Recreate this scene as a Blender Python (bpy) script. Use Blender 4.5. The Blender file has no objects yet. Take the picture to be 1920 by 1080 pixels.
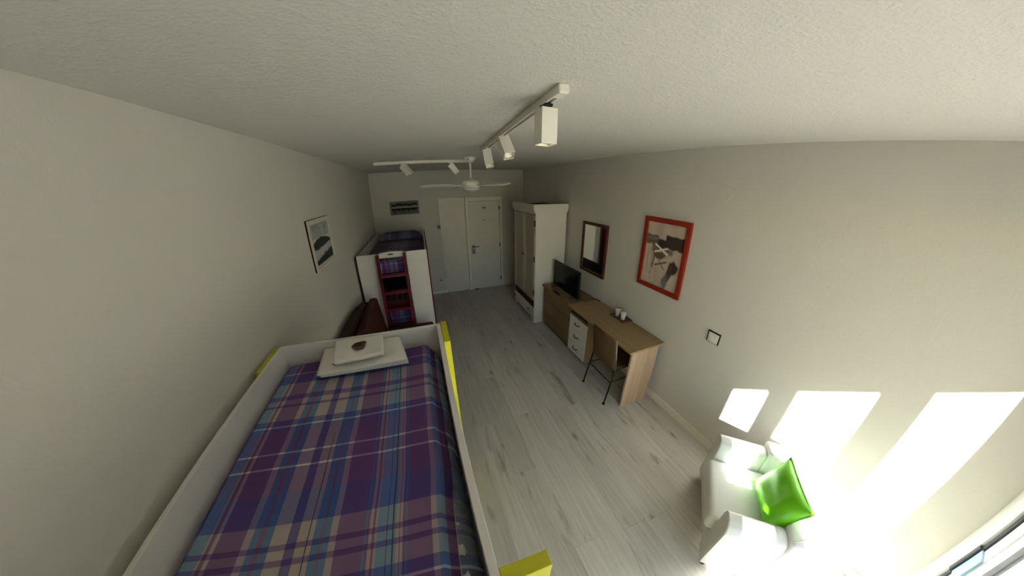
import bpy, bmesh, math, random
from mathutils import Matrix, Vector, Euler
PI = math.pi
random.seed(7)
sc = bpy.context.scene
COL = sc.collection

# ------------------------------------------------------------------ camera, sky, sun, exposure
H = 2.213
yaw, pitch, roll = 0.3292, 0.3719, -0.0123
cd = bpy.data.cameras.new('camera')
cam = bpy.data.objects.new('camera', cd)
COL.objects.link(cam)
sc.camera = cam
cy, sy, cp, sp = math.cos(yaw), math.sin(yaw), math.cos(pitch), math.sin(pitch)
F = Vector((sy * cp, cy * cp, -sp)); R = Vector((cy, -sy, 0)); U = R.cross(F)
cr, sr = math.cos(roll), math.sin(roll)
R2 = cr * R + sr * U; U2 = -sr * R + cr * U
cam.matrix_world = Matrix(((R2.x, U2.x, -F.x, 0), (R2.y, U2.y, -F.y, 0), (R2.z, U2.z, -F.z, H), (0, 0, 0, 1)))
cd.type = 'PANO'                      # the photo is a very wide (fisheye-like) view
cd.sensor_fit = 'HORIZONTAL'
cd.sensor_width = 36.0
cd.sensor_height = 20.25
cd.clip_start = 0.02
for holder in (cd, getattr(cd, 'cycles', None)):
    try:
        holder.panorama_type = 'FISHEYE_LENS_POLYNOMIAL'
        holder.fisheye_fov = 2 * PI
        holder.fisheye_polynomial_k0 = 0.0
        holder.fisheye_polynomial_k1 = -0.10978260
        holder.fisheye_polynomial_k2 = 0.00077640584
        holder.fisheye_polynomial_k3 = 0.00012520756
        holder.fisheye_polynomial_k4 = -3.31836538e-06
    except Exception:
        pass

SUN = Vector((1.2, 1.0, -0.711)).normalized()
w = bpy.data.worlds.new('sky'); sc.world = w; w.use_nodes = True
nt = w.node_tree
bg = nt.nodes['Background']
sky = nt.nodes.new('ShaderNodeTexSky')
sky.sky_type = 'NISHITA'
sky.sun_disc = False
sky.sun_elevation = math.asin(-SUN.z)
sky.sun_rotation = math.atan2(-SUN.x, -SUN.y)
sky.dust_density = 0.3
nt.links.new(sky.outputs[0], bg.inputs[0])
bg.inputs[1].default_value = 0.62
sl = bpy.data.lights.new('sun', 'SUN'); sl.energy = 104.0; sl.angle = 0.012; sl.color = (1.0, 0.975, 0.94)
so = bpy.data.objects.new('sun', sl); COL.objects.link(so)
so.rotation_euler = SUN.to_track_quat('-Z', 'Y').to_euler()
so.location = (-6, -5, 5)
pl = bpy.data.lights.new('window_portal', 'AREA'); pl.shape = 'RECTANGLE'; pl.size = 1.9; pl.size_y = 2.3
po = bpy.data.objects.new('window_portal', pl); COL.objects.link(po)
po.location = (1.25, -0.85, 1.2); po.rotation_euler = (-PI / 2, 0, PI)
pl.cycles.is_portal = True
sc.view_settings.view_transform = 'Standard'
sc.view_settings.look = 'None'
sc.view_settings.gamma = 1.0
sc.view_settings.use_curve_mapping = False
sc.view_settings.exposure = 0.0
sc.cycles.max_bounces = 16
sc.cycles.diffuse_bounces = 10
sc.cycles.glossy_bounces = 6
sc.cycles.transparent_max_bounces = 16
sc.cycles.sample_clamp_indirect = 6.0
sc.cycles.caustics_reflective = False
sc.cycles.caustics_refractive = False
sc.cycles.use_denoising = True

# ------------------------------------------------------------------ materials
def mat(name, col, rough=0.6, metal=0.0, noise=0.0, nscale=8.0, bump=0.0, bscale=60.0, spec=0.5, emit=None, stretch=(1, 1, 1)):
    m = bpy.data.materials.new(name); m.use_nodes = True
    t = m.node_tree; b = t.nodes['Principled BSDF']
    b.inputs['Base Color'].default_value = (*col, 1)
    b.inputs['Roughness'].default_value = rough
    b.inputs['Metallic'].default_value = metal
    b.inputs['Specular IOR Level'].default_value = spec
    if emit:
        b.inputs['Emission Color'].default_value = (*emit[0], 1)
        b.inputs['Emission Strength'].default_value = emit[1]
    if noise or bump:
        g = t.nodes.new('ShaderNodeNewGeometry')
        mp = t.nodes.new('ShaderNodeMapping'); mp.inputs['Scale'].default_value = stretch
        t.links.new(g.outputs['Position'], mp.inputs[0])
    if noise:
        n = t.nodes.new('ShaderNodeTexNoise'); n.inputs['Scale'].default_value = nscale; n.inputs['Detail'].default_value = 5
        t.links.new(mp.outputs[0], n.inputs['Vector'])
        r = t.nodes.new('ShaderNodeValToRGB')
        r.color_ramp.elements[0].position = 0.3; r.color_ramp.elements[1].position = 0.7
        r.color_ramp.elements[0].color = (*[max(0, c * (1 - noise)) for c in col], 1)
        r.color_ramp.elements[1].color = (*[min(1, c * (1 + noise)) for c in col], 1)
        t.links.new(n.outputs[0], r.inputs[0]); t.links.new(r.outputs[0], b.inputs['Base Color'])
    if bump:
        n2 = t.nodes.new('ShaderNodeTexNoise'); n2.inputs['Scale'].default_value = bscale; n2.inputs['Detail'].default_value = 6
        t.links.new(mp.outputs[0], n2.inputs['Vector'])
        bp = t.nodes.new('ShaderNodeBump'); bp.inputs['Strength'].default_value = bump; bp.inputs['Distance'].default_value = 0.01
        t.links.new(n2.outputs[0], bp.inputs['Height']); t.links.new(bp.outputs[0], b.inputs['Normal'])
    return m

def plaster(name, col, strength, scale):
    m = mat(name, col, 0.9, spec=0.2)
    t = m.node_tree; b = t.nodes['Principled BSDF']
    g = t.nodes.new('ShaderNodeNewGeometry')
    n = t.nodes.new('ShaderNodeTexNoise'); n.inputs['Scale'].default_value = scale; n.inputs['Detail'].default_value = 4
    v = t.nodes.new('ShaderNodeTexVoronoi'); v.inputs['Scale'].default_value = scale * 0.9
    nn = t.nodes.new('ShaderNodeTexNoise'); nn.inputs['Scale'].default_value = scale * .4
    mr = t.nodes.new('ShaderNodeMapRange'); mr.inputs['From Min'].default_value = .5; mr.inputs['From Max'].default_value = .75
    mx = t.nodes.new('ShaderNodeMath'); mx.operation = 'MULTIPLY'
    ad = t.nodes.new('ShaderNodeMath'); ad.operation = 'ADD'
    for x in (n, v, nn): t.links.new(g.outputs['Position'], x.inputs['Vector'])
    t.links.new(nn.outputs[0], mr.inputs[0])
    t.links.new(mr.outputs[0], mx.inputs[0]); t.links.new(v.outputs['Distance'], mx.inputs[1])
    t.links.new(n.outputs[0], ad.inputs[0]); t.links.new(mx.outputs[0], ad.inputs[1])
    bp = t.nodes.new('ShaderNodeBump'); bp.inputs['Strength'].default_value = strength; bp.inputs['Distance'].default_value = 0.008
    t.links.new(ad.outputs[0], bp.inputs['Height']); t.links.new(bp.outputs[0], b.inputs['Normal'])
    return m

def wood(name, c1, c2, axis='Y', scale=1.0, rough=0.5):
    m = mat(name, c1, rough, spec=.3)
    t = m.node_tree; b = t.nodes['Principled BSDF']
    g = t.nodes.new('ShaderNodeNewGeometry'); mp = t.nodes.new('ShaderNodeMapping')
    s = {'X': (1.2, 22, 22), 'Y': (22, 1.2, 22), 'Z': (22, 22, 1.2)}[axis]
    mp.inputs['Scale'].default_value = [k * scale for k in s]
    n = t.nodes.new('ShaderNodeTexNoise'); n.inputs['Scale'].default_value = 1.0; n.inputs['Detail'].default_value = 6; n.inputs['Distortion'].default_value = .6
    r = t.nodes.new('ShaderNodeValToRGB')
    r.color_ramp.elements[0].position = .32; r.color_ramp.elements[1].position = .68
    r.color_ramp.elements[0].color = (*c1, 1); r.color_ramp.elements[1].color = (*c2, 1)
    t.links.new(g.outputs['Position'], mp.inputs[0]); t.links.new(mp.outputs[0], n.inputs['Vector'])
    t.links.new(n.outputs[0], r.inputs[0]); t.links.new(r.outputs[0], b.inputs['Base Color'])
    return m

def plank_mat():
    m = mat('laminate', (.5, .48, .45), 0.38, spec=0.4)
    t = m.node_tree; b = t.nodes['Principled BSDF']; L = t.links.new
    g = t.nodes.new('ShaderNodeNewGeometry'); oi = t.nodes.new('ShaderNodeObjectInfo')
    cb = t.nodes.new('ShaderNodeMath'); cb.operation = 'MULTIPLY'; cb.inputs[1].default_value = 37.0
    L(oi.outputs['Random'], cb.inputs[0])
    cx = t.nodes.new('ShaderNodeCombineXYZ'); L(cb.outputs[0], cx.inputs[0]); L(cb.outputs[0], cx.inputs[1]); L(cb.outputs[0], cx.inputs[2])
    ad = t.nodes.new('ShaderNodeVectorMath'); ad.operation = 'ADD'; L(g.outputs['Position'], ad.inputs[0]); L(cx.outputs[0], ad.inputs[1])
    def mapping(s):
        mp = t.nodes.new('ShaderNodeMapping'); mp.inputs['Scale'].default_value = s; L(ad.outputs[0], mp.inputs[0]); return mp
    # fine grain
    n1 = t.nodes.new('ShaderNodeTexNoise'); n1.inputs['Scale'].default_value = 1; n1.inputs['Detail'].default_value = 6
    L(mapping((45, 2.0, 1)).outputs[0], n1.inputs['Vector'])
    r1 = t.nodes.new('ShaderNodeValToRGB'); e = r1.color_ramp.elements
    e[0].position = .25; e[0].color = (.44, .41, .365, 1); e[1].position = .75; e[1].color = (.57, .54, .49, 1)
    L(n1.outputs[0], r1.inputs[0])
    # dark wispy streaks
    n2 = t.nodes.new('ShaderNodeTexNoise'); n2.inputs['Scale'].default_value = 1; n2.inputs['Detail'].default_value = 3; n2.inputs['Distortion'].default_value = 1.2
    L(mapping((11, 1.5, 1)).outputs[0], n2.inputs['Vector'])
    r2 = t.nodes.new('ShaderNodeValToRGB'); e = r2.color_ramp.elements
    e[0].position = .61; e[0].color = (0, 0, 0, 1); e[1].position = .76; e[1].color = (.7, .7, .7, 1)
    L(n2.outputs[0], r2.inputs[0])
    # knots
    v = t.nodes.new('ShaderNodeTexVoronoi'); v.inputs['Scale'].default_value = 1; v.inputs['Randomness'].default_value = 1
    L(mapping((5.0, 1.7, 1)).outputs[0], v.inputs['Vector'])
    r3 = t.nodes.new('ShaderNodeValToRGB'); e = r3.color_ramp.elements
    e[0].position = .03; e[0].color = (.8, .8, .8, 1); e[1].position = .12; e[1].color = (0, 0, 0, 1)
    L(v.outputs['Distance'], r3.inputs[0])
    mx = t.nodes.new('ShaderNodeMath'); mx.operation = 'MAXIMUM'; L(r2.outputs[0], mx.inputs[0]); L(r3.outputs[0], mx.inputs[1])
    mix = t.nodes.new('ShaderNodeMix'); mix.data_type = 'RGBA'
    L(mx.outputs[0], mix.inputs['Factor']); L(r1.outputs[0], mix.inputs[6]); mix.inputs[7].default_value = (.19, .172, .15, 1)
    hs = t.nodes.new('ShaderNodeHueSaturation')
    mr = t.nodes.new('ShaderNodeMapRange'); mr.inputs['To Min'].default_value = .9; mr.inputs['To Max'].default_value = 1.06
    L(oi.outputs['Random'], mr.inputs[0]); L(mr.outputs[0], hs.inputs['Value']); L(mix.outputs[2], hs.inputs['Color'])
    L(hs.outputs[0], b.inputs['Base Color'])
    return m

# woven tartan: warp colour (by u) averaged with weft colour (by v), both as constant-step ramps over the UV map
PUR, IND, BLU, CRM, TAN, MAR, SKY, PNK, WHT = ((.105, .048, .150), (.060, .055, .20), (.040, .125, .31), (.44, .41, .33), (.34, .26, .26), (.15, .055, .11), (.10, .27, .43), (.38, .31, .32), (.62, .56, .58))
WARP = [(-.91, IND), (-.878, IND), (-.845, SKY), (-.80, CRM), (-.792, MAR), (-.778, CRM), (-.762, PUR), (-.675, PNK), (-.65, BLU), (-.622, MAR), (-.61, BLU), (-.581, CRM), (-.527, IND), (-.494, CRM),
        (-.444, BLU), (-.42, MAR), (-.41, BLU), (-.389, PNK), (-.367, PUR), (-.281, BLU), (-.275, PUR), (-.266, PNK), (-.258, MAR), (-.250, PNK), (-.241, SKY), (-.215, IND), (-.211, SKY), (-.186, PNK), (-.176, MAR), (-.170, PNK), (-.163, PUR), (-.155, BLU), (-.150, PUR), (-.074, PNK), (-.054, SKY), (-.032, PUR)]
WEFT = [(-.62, PUR), (-.2, TAN), (.05, TAN), (.12, IND), (.16, PUR), (.283, WHT), (.288, IND), (.322, TAN), (.373, PUR), (.390, TAN), (.410, PUR), (.428, TAN), (.487, IND), (.545, WHT), (.550, IND), (.585, PUR), (.687, WHT), (.692, PUR),
        (.752, WHT), (.757, PUR), (.86, IND), (.892, WHT), (.897, IND), (.927, TAN), (1.007, PUR), (1.026, TAN), (1.056, PUR), (1.087, TAN), (1.18, IND), (1.25, WHT), (1.256, PUR)]
def tartan(name, dim=1.0, sat=1.0):
    m = mat(name, PUR, 0.9, spec=0.15)
    t = m.node_tree; b = t.nodes['Principled BSDF']; L = t.links.new
    uv = t.nodes.new('ShaderNodeUVMap'); sp_ = t.nodes.new('ShaderNodeSeparateXYZ'); L(uv.outputs[0], sp_.inputs[0])
    outs = []
    for k, (lst, lo, hi) in enumerate(((WARP, -.92, .0), (WEFT, -.62, 1.45))):
        mr = t.nodes.new('ShaderNodeMapRange'); mr.inputs['From Min'].default_value = lo; mr.inputs['From Max'].default_value = hi
        L(sp_.outputs[k], mr.inputs[0])
        halves = []
        # a ramp holds 32 stops; longer lists take two ramps switched at a stop
        parts = [lst[:30], lst[29:]] if len(lst) > 31 else [lst]
        for part in parts:
            r = t.nodes.new('ShaderNodeValToRGB'); r.color_ramp.interpolation = 'CONSTANT'
            el = r.color_ramp.elements
            while len(el) > 1: el.remove(el[-1])
            el[0].position = max(0, (part[0][0] - lo) / (hi - lo)); el[0].color = (*part[0][1], 1)
            for p, c in part[1:]:
                q = el.new((p - lo) / (hi - lo)); q.color = (*c, 1)
            L(mr.outputs[0], r.inputs[0]); halves.append(r)
        if len(halves) == 2:
            gt = t.nodes.new('ShaderNodeMath'); gt.operation = 'GREATER_THAN'; gt.inputs[1].default_value = (parts[1][0][0] - lo) / (hi - lo)
            L(mr.outputs[0], gt.inputs[0])
            mx = t.nodes.new('ShaderNodeMix'); mx.data_type = 'RGBA'
            L(gt.outputs[0], mx.inputs['Factor']); L(halves[0].outputs[0], mx.inputs[6]); L(halves[1].outputs[0], mx.inputs[7])
            outs.append(mx.outputs[2])
        else: outs.append(halves[0].outputs[0])
    mu_ = t.nodes.new('ShaderNodeMix'); mu_.data_type = 'RGBA'; mu_.blend_type = 'MULTIPLY'; mu_.inputs['Factor'].default_value = 1
    L(outs[0], mu_.inputs[6]); L(outs[1], mu_.inputs[7])
    mx = t.nodes.new('ShaderNodeGamma'); mx.inputs[1].default_value = .5
    L(mu_.outputs[2], mx.inputs[0])
    hs = t.nodes.new('ShaderNodeHueSaturation'); hs.inputs['Value'].default_value = dim; hs.inputs['Saturation'].default_value = sat
    L(mx.outputs[0], hs.inputs['Color']); L(hs.outputs[0], b.inputs['Base Color'])
    return m

def print_mat(name, rough=.35):
    m = mat(name, (.5, .5, .5), .6, spec=.15)
    t = m.node_tree
    a = t.nodes.new('ShaderNodeVertexColor'); a.layer_name = 'print'
    t.links.new(a.outputs[0], t.nodes['Principled BSDF'].inputs['Base Color'])
    return m

M = {}
M['wall'] = plaster('wall_paint', (.612, .587, .537), .08, 120)
M['ceiling'] = plaster('ceiling_stipple', (.635, .618, .58), .24, 105)
M['plank'] = plank_mat()
M['joint'] = mat('floor_joint', (.24, .225, .2), .8, noise=.1)
M['white'] = mat('white_board', (.74, .70, .65), .45, noise=.03, nscale=5)
M['white_frame'] = mat('white_window_frame', (.85, .85, .84), .35, noise=.02)
M['black'] = mat('black_plastic', (.008, .008, .009), .4, spec=.25, noise=.1)
M['gasket'] = mat('dark_gasket', (.03, .03, .045), .6, noise=.1)
M['greyg'] = mat('grey_gasket', (.30, .31, .32), .6, noise=.1)
M['lightblue'] = mat('light_blue_film', (.30, .55, .75), .4, noise=.1)
M['yellow'] = mat('yellow_lacquer', (.50, .48, .005), .35, noise=.05, nscale=4)
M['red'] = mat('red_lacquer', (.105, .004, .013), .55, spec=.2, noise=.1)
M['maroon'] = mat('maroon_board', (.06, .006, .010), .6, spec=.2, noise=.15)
M['towel'] = mat('white_terry', (.78, .75, .69), .95, bump=.25, bscale=260, spec=.1)
M['choc'] = mat('brown_wrapper', (.06, .02, .015), .4, noise=.35, nscale=60)
M['oak'] = wood('oak_laminate', (.27, .18, .085), (.35, .24, .122), 'Y')
M['oakz'] = wood('oak_upright', (.40, .27, .17), (.52, .37, .25), 'Z', .8)
M['oakd'] = wood('oak_drawer', (.17, .113, .052), (.225, .152, .075), 'Y')
M['brownwood'] = wood('red_brown_wood', (.030, .010, .004), (.050, .016, .006), 'Y', rough=.6)
M['redbrown'] = wood('red_brown_leather', (.042, .011, .004), (.058, .015, .006), 'Z', .3, rough=.6)
M['darkwood'] = mat('dark_brown_wood', (.028, .013, .006), .6, spec=.2, noise=.2)
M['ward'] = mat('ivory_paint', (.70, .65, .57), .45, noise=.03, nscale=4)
M['wdoor'] = mat('ivory_door_shaded', (.47, .42, .325), .5, noise=.04, nscale=4)  # wardrobe ivory darkened: shade on the front put into the door colour
M['wstile'] = mat('ivory_bead_shaded', (.60, .545, .44), .45, noise=.03)  # bead likewise toned down for the shaded wardrobe front
M['wardtrim'] = mat('ivory_bead', (.78, .74, .66), .4, noise=.03)
M['iron'] = mat('black_iron', (.01, .009, .008), .45, metal=.4, noise=.1)
M['rattan'] = mat('woven_rattan', (.12, .065, .026), .7, noise=.25, nscale=90, bump=.4, bscale=160)
M['rattanpale'] = mat('pale_piping', (.42, .33, .23), .6, noise=.1)
M['leather'] = mat('white_leather', (.80, .80, .80), .38, bump=.06, bscale=90, noise=.02)
M['green'] = mat('lime_satin', (.13, .46, .006), .36, noise=.08, nscale=6, bump=.10, bscale=16)
M['redframe'] = mat('red_frame_lacquer', (.25, .021, .008), .5, spec=.25, noise=.12, nscale=9)
M['mframe'] = wood('mahogany_frame', (.055, .014, .006), (.09, .024, .011), 'Z', rough=.4)
M['mirror'] = mat('mirror_silver', (.86, .87, .85), .015, metal=1.0)
M['print'] = print_mat('art_print')
M['silver'] = mat('whitewashed_frame', (.62, .58, .50), .5, noise=.1, nscale=30)
M['greyframe'] = mat('grey_frame', (.15, .145, .12), .5, noise=.1)
M['plastic'] = mat('white_plastic', (.72, .70, .64), .4, noise=.03)
M['fan'] = mat('fan_white', (.80, .77, .69), .4, noise=.03)
M['lampwhite'] = mat('lamp_white', (.80, .76, .68), .42, noise=.03)
M['lampin'] = mat('lamp_reflector', (.95, .9, .75), .25, noise=.03)
M['glow'] = mat('lamp_bulb', (1, .9, .7), .4, emit=((1, .83, .55), 2.2))
M['brass'] = mat('aged_brass', (.10, .075, .035), .4, metal=.8, noise=.2)
M['steel'] = mat('dark_steel', (.16, .16, .15), .35, metal=.9, noise=.1)
M['screen'] = mat('tv_screen', (.004, .0045, .005), .15, spec=.18, noise=.05)
M['opal'] = mat('opal_glass', (.66, .65, .60), .3, noise=.03)
M['tiles'] = mat('terrace_tile', (.72, .70, .66), .6, noise=.06)
M['render'] = mat('white_render', (.78, .77, .74), .9, noise=.05)
M['ground'] = mat('far_ground', (.33, .32, .28), 1.0, noise=.2, nscale=.4)
M['quilt'] = tartan('purple_tartan')
M['quilt_dim'] = tartan('purple_tartan_dark', 1.1, .6)
M['tray'] = mat('brown_tray', (.09, .055, .03), .45, noise=.2)
def glassy(name, tint, trans):
    m = bpy.data.materials.new(name); m.use_nodes = True; t = m.node_tree
    for n in list(t.nodes):
        if n.type != 'OUTPUT_MATERIAL': t.nodes.remove(n)
    out = [n for n in t.nodes][0]
    tr = t.nodes.new('ShaderNodeBsdfTransparent'); tr.inputs[0].default_value = (*tint, 1)
    gl = t.nodes.new('ShaderNodeBsdfGlossy'); gl.inputs['Roughness'].default_value = .03
    fr = t.nodes.new('ShaderNodeLayerWeight'); fr.inputs[0].default_value = .25
    mr = t.nodes.new('ShaderNodeMapRange'); mr.inputs['To Min'].default_value = 1 - trans; mr.inputs['To Max'].default_value = .7
    mx = t.nodes.new('ShaderNodeMixShader')
    t.links.new(fr.outputs['Facing'], mr.inputs[0])
    t.links.new(mr.outputs[0], mx.inputs[0]); t.links.new(tr.outputs[0], mx.inputs[1]); t.links.new(gl.outputs[0], mx.inputs[2])
    t.links.new(mx.outputs[0], out.inputs[0])
    return m
M['glass'] = glassy('window_glass', (.96, .98, .97), .96)
M['tumbler'] = mat('frosted_tumbler', (.66, .67, .64), .2, noise=.1, nscale=80)

# ------------------------------------------------------------------ mesh helpers
class MB:
    def __init__(s): s.bm = bmesh.new(); s.smooth = False
    def _xf(s, vs, mtx):
        if mtx is not None: bmesh.ops.transform(s.bm, matrix=mtx, verts=vs)
    def box(s, x0, x1, y0, y1, z0, z1, bev=0.0, seg=2, mtx=None):
        r = bmesh.ops.create_cube(s.bm, size=1)
        vs = r['verts']
        for v in vs:
            v.co = Vector(((x0 + x1) / 2 + v.co.x * (x1 - x0), (y0 + y1) / 2 + v.co.y * (y1 - y0), (z0 + z1) / 2 + v.co.z * (z1 - z0)))
        s._xf(vs, mtx)
        if bev > 0:
            es = list({e for v in vs for e in v.link_edges})
            bmesh.ops.bevel(s.bm, geom=es, offset=bev, segments=seg, profile=.5, affect='EDGES')
        return s
    def tube(s, pts, r, n=8, cap=True):
        pts = [Vector(p) for p in pts]; rings = []
        rr = r if isinstance(r, (list, tuple)) else [r] * len(pts)
        up = None
        for i, p in enumerate(pts):
            d = (pts[min(i + 1, len(pts) - 1)] - pts[max(i - 1, 0)]).normalized()
            if up is None: up = Vector((0, 0, 1)) if abs(d.z) < .9 else Vector((1, 0, 0))
            a = d.cross(up).normalized(); b = a.cross(d).normalized(); up = b
            rings.append([s.bm.verts.new(p + a * math.cos(2 * PI * k / n) * rr[i] + b * math.sin(2 * PI * k / n) * rr[i]) for k in range(n)])
        for i in range(len(rings) - 1):
            for k in range(n):
                f = s.bm.faces.new((rings[i][k], rings[i][(k + 1) % n], rings[i + 1][(k + 1) % n], rings[i + 1][k])); f.smooth = True
        if cap: s.bm.faces.new(rings[0][::-1]); s.bm.faces.new(rings[-1])
        return s
    def lathe(s, prof, n=24, mtx=None, cap0=True, cap1=True, smooth=True):
        rings = []
        for r, z in prof: rings.append([s.bm.verts.new((r * math.cos(2 * PI * k / n), r * math.sin(2 * PI * k / n), z)) for k in range(n)])
        for i in range(len(rings) - 1):
            for k in range(n):
                f = s.bm.faces.new((rings[i][k], rings[i][(k + 1) % n], rings[i + 1][(k + 1) % n], rings[i + 1][k])); f.smooth = smooth
        if cap0: s.bm.faces.new(rings[0][::-1])
        if cap1: s.bm.faces.new(rings[-1])
        s._xf([v for r in rings for v in r], mtx)
        return s
    def prism(s, poly, ax, a0, a1, bev=0.0):
        # poly: 2-D outline in the two other axes (in order), extruded along axis ax
        def P(u, v, w):
            return {'x': (w, u, v), 'y': (u, w, v), 'z': (u, v, w)}[ax]
        A = [s.bm.verts.new(P(u, v, a0)) for u, v in poly]; B = [s.bm.verts.new(P(u, v, a1)) for u, v in poly]
        fs = [s.bm.faces.new(A[::-1]), s.bm.faces.new(B)]
        n = len(poly)
        for i in range(n): fs.append(s.bm.faces.new((A[i], A[(i + 1) % n], B[(i + 1) % n], B[i])))
        if bev:
            es = list({e for v in A + B for e in v.link_edges})
            bmesh.ops.bevel(s.bm, geom=es, offset=bev, segments=2, profile=.5, affect='EDGES')
        return s
    def grid(s, fn, nu, nv, thick=None, uvfn=None, smooth=True):
        V = [[s.bm.verts.new(fn(i / nu, j / nv)) for j in range(nv + 1)] for i in range(nu + 1)]
        uvl = s.bm.loops.layers.uv.verify() if uvfn else None
        for i in range(nu):
            for j in range(nv):
                f = s.bm.faces.new((V[i][j], V[i + 1][j], V[i + 1][j + 1], V[i][j + 1])); f.smooth = smooth
                if uvfn:
                    for l, (a, b) in zip(f.loops, ((i, j), (i + 1, j), (i + 1, j + 1), (i, j + 1))): l[uvl].uv = uvfn(a / nu, b / nv)
        return s

def build(name, mb, m, parent=None, local=False):
    bm = mb.bm
    bmesh.ops.recalc_face_normals(bm, faces=bm.faces)
    if parent is not None and not local:
        o = Vector((0, 0, 0)); p = parent
        while p is not None: o += p.location; p = p.parent
        bmesh.ops.translate(bm, vec=-o, verts=bm.verts)
    me = bpy.data.meshes.new(name); bm.to_mesh(me); bm.free()
    me.materials.append(M[m] if isinstance(m, str) else m)
    ob = bpy.data.objects.new(name, me); COL.objects.link(ob)
    if parent is not None: ob.parent = parent
    return ob
def thing(name, label, cat, loc=(0, 0, 0), rz=0, group=None):
    o = bpy.data.objects.new(name, None); COL.objects.link(o); o.empty_display_size = .1
    o.location = loc; o.rotation_euler = (0, 0, rz)
    return tag(o, label, cat, group)
def tag(o, label, cat, group=None):
    o['label'] = label; o['category'] = cat
    if group: o['group'] = group
    return o
def struct(o, label=None):
    o['kind'] = 'structure'
    if label: o['label'] = label
    return o
def sroot(name, loc=(0, 0, 0), label=None):
    o = bpy.data.objects.new(name, None); COL.objects.link(o); o.location = loc; o.empty_display_size = .1
    return struct(o, label)
def B(*a, **k): return MB().box(*a, **k)
def smoothen(o, ang=40):
    for p in o.data.polygons: p.use_smooth = True
    try: o.data.set_sharp_from_angle(angle=math.radians(ang))
    except Exception: pass
    return o

# ------------------------------------------------------------------ room shell
XL, XR, YF, YB, ZC = -.913, 2.205, -.667, 5.625, 2.589
ZOP = 2.36                                      # top of the glazed opening
struct(build('wall_left', B(XL - .12, XL, YF, YB + .12, -.1, ZC + .12), 'wall'), 'long plain off-white wall beside the beds')
struct(build('wall_right', B(XR, XR + .12, YF - .2, YB + .12, -.1, ZC + .12), 'wall'), 'long plain off-white wall behind desk and armchair')
struct(build('wall_back', B(XL, XR, YB, YB + .12, -.1, ZC + .12), 'wall'), 'off-white end wall with the entrance door')
struct(build('ceiling', B(XL, XR, YF - .2, YB, ZC, ZC + .12), 'ceiling'), 'off-white ceiling with stippled plaster')
wf = struct(build('wall_front', MB().box(.25, XR, YF - .2, YF, ZOP, ZC).box(XL - .12, .25, YF - .2, YF, -.1, ZC), 'wall'), 'wall around the glazed balcony doors')
fl = struct(build('floor', B(XL, XR, YF - .2, YB, -.1, -.004), 'joint'), 'pale grey laminate plank floor')
PW, PL = .193, 1.29
x = XL; row = 0
while x < XR - .005:
    x1 = min(x + PW, XR)
    y = YF - random.uniform(0, PL)
    while y < YB:
        a, b = max(y, YF), min(y + PL, YB)
        if b - a > .03:
            build('plank', B(x + .0005, x1 - .0005, a + .0005, b - .0005, -.006, 0.0), 'plank', fl)
        y += PL
    x = x1; row += 1
struct(build('baseboard_right', B(XR - .012, XR, YF, YB, 0, .085, .003), 'wardtrim'), 'low white skirting under the desk wall')
struct(build('baseboard_left', B(XL, XL + .012, YF, YB, 0, .085, .003), 'wardtrim'), 'low white skirting behind the beds')

# window wall: three glazed leaves between the two side walls
wn = sroot('window_1', (1.25, -.74, 0), 'white framed glazed balcony doors beside the armchair')
y0, y1 = -.79, -.69
build('top_rail', B(.25, XR, y0, y1, ZOP - .09, ZOP, .004), 'white_frame', wn)
build('bottom_rail', B(.25, XR, y0, y1, 0, .09, .004), 'white_frame', wn)
build('jamb', B(2.045, XR, y0, YF - .004, .09, ZOP - .09, .004), 'white_frame', wn)
build('jamb', B(.25, .30, y0, y1, .09, ZOP - .09, .004), 'white_frame', wn)
mu = build('mullion', B(.73, .833, y0, y1, .09, ZOP - .09, .006), 'white_frame', wn)
build('handle', MB().tube([(.78, -.69, 1.05), (.78, -.65, 1.05), (.78, -.645, 1.18)], .01, 8), 'steel', mu)
build('mullion', B(1.384, 1.508, y0, y1, .09, ZOP - .09, .006), 'white_frame', wn)
st = build('sash_stile', B(1.935, 2.02, y0, y1 - .002, .09, ZOP - .09, .004), 'white_frame', wn)
build('gasket', B(2.02, 2.045, y0 + .01, y1 + .006, .09, ZOP - .09), 'gasket', wn)
build('gasket', B(1.918, 1.935, y0 + .01, y1 - .004, .09, ZOP - .09), 'greyg', wn)
for (za, zb) in ((.70, .90), (.42, .58)):
    build('latch_plate', B(1.936, 2.0195, y1 - .0015, y1 + .006, za, zb, .002), 'lightblue', st)
    build('latch_cover', B(2.022, 2.05, y1 + .0065, y1 + .016, za - .01, zb, .003), 'gasket', st)
for xa, xb in ((.30, .73), (.833, 1.384), (1.508, 1.918)):
    build('pane', B(xa, xb, -.744, -.738, .09, ZOP - .09), 'glass', wn)
build('glazing_bar', B(1.868, 1.876, y0 + .002, y0 + .03, .09, ZOP - .09), 'greyg', wn)

# terrace outside
struct(build('terrace_floor', B(-5.5, 6, -2.2, -.87, -.12, -.02), 'tiles'), 'pale terrace outside the glazed doors')
struct(build('terrace_parapet', B(-5.5, 6, -2.2, -2.08, -.02, .75, .01), 'render'), 'white parapet of the terrace')
struct(build('roof_slab', B(-6.5, 6, -1.9, -.87, 2.6, 2.75), 'render'), 'slab of the terrace above')
struct(build('ground', B(-60, 60, -90, -2.5, -6.2, -6), 'ground'), 'far ground below the terrace')

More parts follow.
